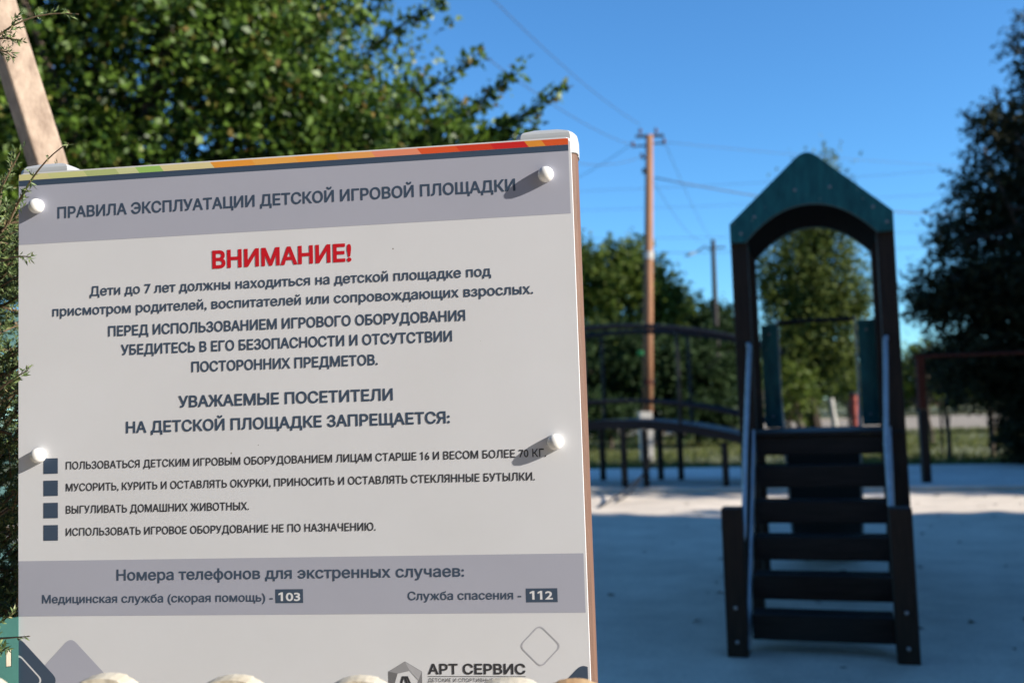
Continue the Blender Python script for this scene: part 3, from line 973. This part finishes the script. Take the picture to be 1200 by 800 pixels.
# perforated turquoise channel post with oblong holes
bm = bmesh.new()
tpost_z = bearing(10, 771, 1.29).z
hz = [tpost_z - .085 * (5 - i) for i in range(6)]
def holed(bm):
    w, t = .0112, .0025
    zs = [0.0]
    for c in hz:
        zs += [c - .011, c + .011]
    zs.append(.80)
    def quad(x0, x1, z0, z1):
        vs = [bm.verts.new((x, y, z)) for y in (0, t) for x, z in ((x0, z0), (x1, z0), (x1, z1), (x0, z1))]
        for f in ((0, 1, 2, 3), (7, 6, 5, 4), (0, 4, 5, 1), (1, 5, 6, 2), (2, 6, 7, 3), (3, 7, 4, 0)):
            bm.faces.new([vs[i] for i in f])
    hw = .0034
    quad(-w, -hw, 0, .80)
    quad(hw, w, 0, .80)
    for i in range(0, len(zs), 2):
        quad(-hw, hw, zs[i], zs[i + 1])
    for x in (-w, w - t):
        vs = [bm.verts.new((x + dx, y, z)) for z in (0, .80) for dx, y in ((0, t), (t, t), (t, .012), (0, .012))]
        for f in ((0, 1, 2, 3), (7, 6, 5, 4), (0, 4, 5, 1), (1, 5, 6, 2), (2, 6, 7, 3), (3, 7, 4, 0)):
            bm.faces.new([vs[i] for i in f])
holed(bm)
tpost = bearing(10, 770, 1.29)
o = obj('perforated_post', bmesh_done(bm, 'perforated_post'), M['turq'], None, (tpost.x, 1.29, 0))
o.rotation_euler = (0, 0, R(20))
obj('sunlit_slot_plate', box('sunlit_slot_plate', -.0032, .0032, .0006, .009, tpost_z - .0105, tpost_z + .0105, .001), M['cream'], o)  # cream plate, its colour standing for sunlit ground seen through the slot
tag(o, 'narrow turquoise steel post with oblong holes beside the lower left edge of the board', 'post')

pf = thing('picket_fence', 'low cream picket fence with rounded tops in front of the notice board', 'fence', (-.30, .95, 0), -R(2))
def picket(px, halfw, m, top, r):
    c = bearing(px, top, .95)
    x = c.x + .30
    prof = []
    for k in range(13):
        t = math.pi * k / 12
        prof.append((x + halfw * math.cos(t), c.z - r + r * math.sin(t)))
    pts = [(x - halfw, 0), (x + halfw, 0)] + prof
    obj('picket', prism_xz('picket', pts, -.011, .011, .004, 3), m, pf, smooth=False)
for px, hw, top in ((-36, .032, 794), (121, .033, 792), (272, .034, 792.5), (421, .033, 792)):
    picket(px, hw, M['cream'], top, .018)
picket(597, .032, M['cream'], 793, .012)
picket(672, .028, M['barewood'], 793.5, .012)
obj('picket_rail', box('picket_rail', -.45, .45, .0115, .034, .60, .65, .003), M['cream'], pf)
obj('picket_rail', box('picket_rail', -.45, .45, .0115, .034, .18, .23, .003), M['cream'], pf)

# ------------------------------------------------------------------ juniper beside the board
rng = np.random.default_rng(11)
jun = thing('juniper_shrub', 'feathery green juniper shrub at the left edge of the notice board', 'juniper', (-.86, 1.40, 0))
def juniper_spray(stem, n_br, br_len, out_pos, out_dir, droop=0.0):
    stem = np.array(stem)
    for i in range(n_br):
        t = (i + .5 + rng.random() * .5) / n_br
        k = t * (len(stem) - 1)
        a = int(min(k, len(stem) - 2))
        p = stem[a] + (stem[a + 1] - stem[a]) * (k - a)
        d = unit(stem[a + 1] - stem[a])
        L = br_len * (1.15 - .85 * t) * (.6 + .7 * rng.random())
        dd = unit(d * .9 + rng.normal(size=3) * .55)
        m = max(5, int(L / .0010))
        tt = np.linspace(0, 1, m)[:, None]
        q = p + dd * tt * L + np.array([0, 0, droop]) * tt ** 2 * L
        out_pos.append(q)
        out_dir.append(np.repeat(dd[None], m, 0))
J_pos, J_dir, stems = [], [], []
def curve3(a, b, c, n=9):
    a, b, c = (np.array(p, float) for p in (a, b, c))
    return [tuple(a * (1 - t) ** 2 + 2 * b * t * (1 - t) + c * t ** 2) for t in [i / (n - 1) for i in range(n)]]
for i in range(520):
    zr = .30 + 1.06 * rng.random()
    root = np.array([-.83 + rng.normal() * .045, 1.47 + rng.normal() * .08, zr])
    ang = rng.random() * 2 * math.pi
    reach = .10 + .15 * rng.random()
    tip = root + np.array([math.cos(ang) * reach, math.sin(ang) * reach, .04 + .13 * rng.random()])
    wob = .012 * math.sin(zr * 17) + rng.normal() * .010
    if tip[1] < 1.40:
        tip[0] = min(tip[0], -.668 + wob)
    st = curve3(root, (root + tip) / 2 + np.array([0, 0, -.03]), tip)
    stems.append((st, taper(.0026, .0008, 8)))
    juniper_spray(st, 15, .055, J_pos, J_dir, -.1)
# the sprigs that reach in front of the board and the beam
def sprig(p0, p1, p2, y0, y1, nb, bl):
    a, b, c = bearing(*p0, y0), bearing(*p1, (y0 + y1) / 2), bearing(*p2, y1)
    st = curve3(tuple(a), tuple(b), tuple(c), 10)
    stems.append((st, taper(.0017, .0006, 9)))
    if nb:
        juniper_spray(st, nb, bl, J_pos, J_dir)
sprig((-30, 75), (12, 8), (92, 17), 1.24, 1.24, 9, .026)
sprig((-30, 55), (0, 40), (24, 48), 1.25, 1.24, 12, .022)
sprig((-25, 70), (2, 50), (15, 68), 1.25, 1.24, 9, .018)
sprig((10, 262), (40, 190), (80, 168), 1.25, 1.19, 4, .012)
sprig((5, 268), (20, 240), (36, 212), 1.26, 1.21, 12, .022)
sprig((-5, 310), (15, 298), (36, 301), 1.26, 1.20, 7, .016)
sprig((-5, 460), (18, 440), (33, 434), 1.26, 1.20, 8, .018)
sprig((-8, 748), (10, 747), (35, 745), 1.25, 1.20, 3, .008)
sprig((-10, 735), (2, 728), (15, 718), 1.26, 1.24, 6, .016)
sprig((-10, 770), (2, 762), (9, 758), 1.26, 1.25, 9, .02)
jp, jd = np.concatenate(J_pos), np.concatenate(J_dir)
ax = jd * 1.0 + rng.normal(size=jd.shape) * .42
jq = leaf_quads(rng, jp, ax, .0078, .26, up=.2, fold=.05)
jq -= np.array([-.86, 1.40, 0])
stems = [([tuple(np.array(p) - np.array([-.86, 1.40, 0])) for p in a], b) for a, b in stems]
trunk_s = [(bend((0, .02, 0), (-.02, .04, 1.35), 6, .012, rng), taper(.016, .005, 6))]
obj('stem', limbs_mesh('stem', trunk_s + stems, 5), M['twig'], jun)
obj('foliage', quads_mesh('foliage', jq), M['juniper'], jun)

# ------------------------------------------------------------------ trees
def tree(name, label, loc, blobs, trunk, leafm, barkm, spray, leaves, size, seed, grav=-.2, outward=1.0, group=None, aspect=.6, shell=2.6, up=.5, limbs=True, cat='tree', extra=None, jit=.5):
    rg = np.random.default_rng(seed)
    t = thing(name, label, cat, loc, 0, group)
    V = crown_quads(rg, blobs, spray, leaves, size, grav, outward, aspect, shell, up, jit)
    st = []
    r0, htop = trunk
    k = 6
    main = bend((0, 0, -.05), (blobs[0][0], blobs[0][1], htop), k, r0 * .8, rg)
    st.append((main, taper(r0, r0 * .35, k)))
    if limbs:
        for (cx, cy, cz, rx, ry, rz, ns) in blobs:
            for q in range(3):
                j = int(rg.integers(2, k))
                e = np.array([cx, cy, cz]) + rg.normal(size=3) * np.array([rx, ry, rz]) * .45
                st.append((bend(main[j], tuple(e), 4, .06 * max(rx, .3), rg), taper(r0 * .38, r0 * .06, 4)))
    if extra:
        for pts, n_l, s_l, lsz in extra:
            pts = [Vector(p) - Vector(loc) for p in pts]
            st.append(([tuple(p) for p in pts], taper(.012, .003, len(pts) - 1)))
            P = np.array([tuple(p) for p in pts])
            u = rg.random(n_l) * (len(P) - 1)
            a = np.minimum(u.astype(int), len(P) - 2)
            pos = P[a] + (P[a + 1] - P[a]) * (u - a)[:, None] + rg.normal(size=(n_l, 3)) * s_l
            d = unit(P[a + 1] - P[a]) * .6 + rg.normal(size=(n_l, 3)) * .7
            V = np.concatenate([V, leaf_quads(rg, pos, d, lsz, .6, up)])
    obj('trunk', limbs_mesh('trunk', st, 8), barkm, t)
    obj('crown', quads_mesh('crown', V), leafm, t)
    return t

# big leafy tree right behind the board, its branches reaching to the right
def branch(px0, px1, px2, Y0, Y1):
    return curve3(tuple(bearing(*px0, Y0)), tuple(bearing(*px1, (Y0 + Y1) / 2)), tuple(bearing(*px2, Y1)), 8)
LX, LY = -3.0, 7.0
tree('leafy_tree', 'large sunlit leafy tree behind the notice board', (LX, LY, 0),
     [(0, 0, 4.3, 2.2, 1.5, 2.0, 1886), (-1.6, .2, 3.3, 1.6, 1.2, 1.5, 820), (1.35, -.3, 3.5, .75, .9, .85, 524), (.85, .1, 4.4, .95, 1.0, .9, 524),
      (1.95, -.5, 2.95, .62, .5, .36, 270), (-.4, -.8, 2.7, 1.3, .7, .9, 672), (1.2, -.2, 2.55, 1.1, .6, .5, 426), (-2.2, -.6, 1.6, 1.2, .8, 1.3, 491), (-2.0, -.9, 4.2, 1.3, .9, 1.2, 524), (-1.4, 1.0, 3.5, 1.7, .6, 1.4, 700), (2.55, -.6, 2.72, .5, .4, .24, 139)],
     (.16, 3.6), M['leafmain'], M['bark'], .36, 22, .058, 21, grav=-.45, aspect=.60, shell=1.6, up=.3, jit=.7,
     extra=[(branch((470, 190), (590, 160), (656, 102), 6.3, 6.0), 230, .026, .055), (branch((480, 170), (560, 130), (612, 80), 6.4, 6.1), 210, .028, .055),
            (branch((450, 130), (520, 100), (564, 60), 6.5, 6.3), 130, .028, .058), (branch((430, 60), (480, 20), (524, -2), 6.6, 6.3), 130, .030, .058),
            (branch((540, 200), (590, 165), (625, 150), 6.3, 6.1), 150, .045, .062), (branch((400, 40), (450, 10), (470, -30), 6.6, 6.4), 120, .035, .06),
            (branch((500, 190), (560, 165), (600, 150), 6.3, 6.2), 220, .06, .065)])

# dark tree on the right
def bl(px, py, Y, rx, ry, rz, n, o):
    c = bearing(px, py, Y) - Vector(o)
    return (c.x, c.y, c.z, rx, ry, rz, n)
ro = (7.75, 13.6, -.03)
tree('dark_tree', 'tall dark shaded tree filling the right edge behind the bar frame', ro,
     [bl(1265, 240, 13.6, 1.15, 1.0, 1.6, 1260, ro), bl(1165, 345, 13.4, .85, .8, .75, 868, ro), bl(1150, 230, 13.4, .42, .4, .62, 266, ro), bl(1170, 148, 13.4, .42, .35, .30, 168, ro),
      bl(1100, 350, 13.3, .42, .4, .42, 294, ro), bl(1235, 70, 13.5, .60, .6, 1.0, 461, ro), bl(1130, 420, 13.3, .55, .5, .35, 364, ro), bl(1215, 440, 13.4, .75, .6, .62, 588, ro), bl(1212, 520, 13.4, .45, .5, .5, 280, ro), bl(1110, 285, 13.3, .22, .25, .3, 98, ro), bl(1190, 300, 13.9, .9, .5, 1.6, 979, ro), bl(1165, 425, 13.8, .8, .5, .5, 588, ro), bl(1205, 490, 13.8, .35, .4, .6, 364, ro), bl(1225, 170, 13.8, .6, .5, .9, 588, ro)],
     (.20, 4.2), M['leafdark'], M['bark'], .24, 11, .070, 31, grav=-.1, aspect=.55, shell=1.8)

# thin young trees in the grass on the right
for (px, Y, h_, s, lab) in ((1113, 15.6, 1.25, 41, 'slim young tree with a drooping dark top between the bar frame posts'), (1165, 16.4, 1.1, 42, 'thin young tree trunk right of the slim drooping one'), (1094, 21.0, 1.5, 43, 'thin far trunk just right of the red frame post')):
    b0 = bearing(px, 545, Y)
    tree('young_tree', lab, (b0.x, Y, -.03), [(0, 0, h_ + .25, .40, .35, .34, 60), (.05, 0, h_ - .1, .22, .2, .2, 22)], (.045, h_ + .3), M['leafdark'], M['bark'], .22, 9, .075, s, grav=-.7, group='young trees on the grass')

# poplar behind the tower
po_ = bearing(955, 500, 28)
po = (po_.x, 28.0, -.03)
blobs = []
rp = np.random.default_rng(77)
for (px, py, rx, rz, n) in ((955, 365, .50, 1.5, 300), (928, 370, .30, 1.2, 150), (983, 370, .30, 1.2, 150), (944, 300, .28, 1.1, 130), (966, 285, .30, 1.1, 140), (974, 254, .22, .50, 70), (955, 262, .15, .4, 30),
                            (906, 360, .20, .80, 70), (1004, 372, .19, .75, 60), (897, 350, .14, .55, 40), (1013, 362, .12, .45, 30), (912, 430, .28, .8, 80), (997, 430, .34, .8, 100), (938, 440, .36, .7, 110), (972, 435, .36, .7, 110), (990, 310, .16, .7, 44), (922, 310, .16, .7, 44)):
    blobs.append(bl(px, py, 28, rx, rx, rz, n, po))
tree('poplar_tree', 'tall sunlit poplar seen through the arch of the play tower', po, blobs, (.25, 5.0), M['leafpop'], M['shadebark'], .80, 14, .135, 51, grav=1.9, outward=.45, aspect=.55, shell=1.7, jit=.8)
w0 = bearing(977, 500, 26.5)
o = obj('whitewashed_trunk', tube('whitewashed_trunk', [(0, 0, 0), (.03, 0, .4), (-.02, 0, .8), (-.03, 0, 1.05)], [.09, .08, .075, .07], 10), M['whitewash'], None, (w0.x, 26.5, -.03), True)
tag(o, 'short whitewashed tree trunk right of the dark poplar trunk', 'tree trunk')
rp_ = bearing(1002, 500, 22)
rpost = thing('red_post', 'red painted post with a round cap seen through the tower slide opening', 'post', (rp_.x, 22, -.03))
obj('post', tube('post', [(0, 0, 0), (0, 0, 1.12)], .085, 12), M['redpaint'], rpost)
obj('post_cap', tube('post_cap', [(0, 0, 1.122), (0, 0, 1.15), (0, 0, 1.19)], [.125, .12, .05], 12), M['black'], rpost)

# trees and shrubs beyond the bridge
def far(name, label, px, Y, parts, seed, leafm='leaffar', size=.16, trunk=(.17, 3.0), group='trees beyond the grass', spray=.5):
    b0 = bearing(px, 520, Y)
    o = (b0.x, Y, -.03)
    return tree(name, label, o, [bl(a, b, Y, rx, rx, rz, n, o) for a, b, rx, rz, n in parts], trunk, M[leafm], M['bark'], spray, 10, size, seed, group=group, shell=2.0, limbs=True)
far('leafy_tree', 'broad green tree behind the wooden utility pole', 715, 30, [(715, 340, 1.45, 1.35, 560), (762, 345, .95, 1.0, 330), (680, 330, 1.0, 1.1, 300), (735, 305, .6, .6, 150), (785, 360, .45, .5, 110), (720, 410, 1.7, 1.1, 480)], 61, trunk=(.2, 4))
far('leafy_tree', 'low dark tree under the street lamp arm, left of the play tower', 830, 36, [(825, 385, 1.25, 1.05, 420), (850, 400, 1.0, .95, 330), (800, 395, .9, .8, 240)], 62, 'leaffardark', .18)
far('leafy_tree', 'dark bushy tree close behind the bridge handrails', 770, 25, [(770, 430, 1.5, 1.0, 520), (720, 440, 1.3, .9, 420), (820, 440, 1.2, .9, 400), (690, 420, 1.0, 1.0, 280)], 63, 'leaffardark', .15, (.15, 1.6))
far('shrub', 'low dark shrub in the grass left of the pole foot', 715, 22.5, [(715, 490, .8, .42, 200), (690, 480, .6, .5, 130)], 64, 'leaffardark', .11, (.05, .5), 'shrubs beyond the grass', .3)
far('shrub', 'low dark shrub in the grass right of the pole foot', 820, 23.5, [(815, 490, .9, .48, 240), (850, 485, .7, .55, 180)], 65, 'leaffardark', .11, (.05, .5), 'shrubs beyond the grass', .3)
far('leafy_tree', 'low dark tree added behind the poplar trunk to darken the tower opening', 940, 34, [(930, 425, 1.0, 1.0, 330), (965, 440, .9, .85, 260)], 68, 'leaffardark', .16, (.15, 1.5))  # added to bring a shaded dark tone into the opening
far('shrub', 'rounded shrub at the foot of the poplar, left of its trunk', 925, 27, [(925, 455, .8, .8, 220)], 66, 'leaffar', .12, (.05, .5), 'shrubs beyond the grass', .3)
far('shrub', 'rounded sunlit shrub right of the whitewashed trunk', 1000, 30, [(1003, 445, .55, .75, 160)], 67, 'leaffar', .12, (.05, .5), 'shrubs beyond the grass', .3)
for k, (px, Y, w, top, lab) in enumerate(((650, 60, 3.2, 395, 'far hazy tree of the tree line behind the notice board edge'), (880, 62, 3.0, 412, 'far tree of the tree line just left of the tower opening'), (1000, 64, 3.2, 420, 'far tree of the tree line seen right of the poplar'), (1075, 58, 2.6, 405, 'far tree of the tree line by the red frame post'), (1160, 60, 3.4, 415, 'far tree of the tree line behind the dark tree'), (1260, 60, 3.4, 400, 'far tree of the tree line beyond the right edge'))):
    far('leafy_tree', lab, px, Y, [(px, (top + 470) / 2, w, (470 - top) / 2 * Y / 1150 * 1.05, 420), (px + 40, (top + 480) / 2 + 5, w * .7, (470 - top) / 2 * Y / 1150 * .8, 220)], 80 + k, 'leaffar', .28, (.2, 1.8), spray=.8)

# a house far behind the trees
hb = bearing(1092, 470, 88)
house = thing('brick_house', 'low orange brick house far behind the bar frame', 'house', (hb.x, 88, -.03), -YAW)
obj('wall', box('wall', -2.6, 2.2, 0, 5, 0, 1.9, .01), M['brick'], house)
obj('roof', prism_xz('roof', [(-2.9, 1.905), (2.5, 1.905), (-.2, 3.0)], -.3, 5.3, .01), M['roofm'], house)
for x in (-1.5, .9):
    w = obj('window', box('window', x - .45, x + .45, -.03, -.002, .7, 1.55, .005), M['whitewash'], house)
    obj('pane', box('pane', x - .38, x + .38, -.036, -.031, .77, 1.48, 0), M['glass'], w)
hb2 = bearing(925, 470, 46)
shed = thing('plastered_shed', 'small ochre plastered shed far behind the poplar', 'shed', (hb2.x, 46, -.03), -YAW)
obj('wall', box('wall', -1.2, 1.0, 0, 2.4, 0, 1.7, .01), M['housewall'], shed)
obj('roof', box('roof', -1.35, 1.15, -.15, 2.55, 1.702, 1.80, .01), M['roofm'], shed)
obj('door', box('door', -.2, .5, -.03, -.002, 0, 1.4, .004), M['rust'], shed)

# ------------------------------------------------------------------ unseen trees added beside and behind the camera to shade the playground
rg = np.random.default_rng(91)
SH_L = 'leafy shade tree standing beside or behind the camera, out of view'
proto = None
def shade_tree(lx, ly, top, r):
    global proto
    p = pg(lx, ly)
    s = top / 8.0
    if proto is None:
        proto = tree('shade_tree', SH_L, (p.x, p.y, 0), [(0, 0, 4.4, 1.5, 1.5, 3.5, 1700), (0, 0, 2.4, 1.5, 1.5, 2.2, 800)], (.16, 6.5), M['leaffardark'], M['bark'], .5, 10, .20, 92, group='shade trees out of view', shell=2.2)
        o, kids = proto, []
    else:
        o = proto.copy()
        COL.objects.link(o)
        for ch in proto.children:
            c = ch.copy()
            COL.objects.link(c)
            c.parent = o
    o.location = (p.x, p.y, 0)
    o.scale = (r / 1.5, r / 1.5, s)
    o.rotation_euler = (0, 0, rg.random() * 6.28)
for lx, ly, top, r in ((5.4, 4.1, 5.4, 1.6), (5.8, 7.1, 5.6, 1.6), (8.6, 4.1, 7.2, 1.7), (9.0, 7.05, 7.2, 1.7), (11.6, 4.1, 8.4, 1.7), (12.0, 7.0, 8.4, 1.7), (14.8, 7.0, 8.4, 1.7), (17.6, 7.0, 8.4, 1.7), (14.6, 4.1, 8.4, 1.7), (20.2, 7.0, 8.4, 1.7),
                      (8.0, 12.75, 6.6, 1.6), (11.0, 12.75, 7.8, 1.6), (13.8, 12.75, 8.0, 1.6), (16.8, 12.75, 8.0, 1.6), (9.2, 15.2, 8.6, 1.6), (12.0, 15.3, 9.5, 1.6),
                      (-1.5, -4.5, 7.0, 2.6), (3.2, -5.0, 7.5, 2.6), (-6.0, -3.8, 7.0, 2.6), (7.6, -4.6, 6.0, 2.4), (-.2, -8.0, 9.0, 2.8)):  # row behind the camera, added to dim the sky light on the board
    shade_tree(lx, ly, top, r)
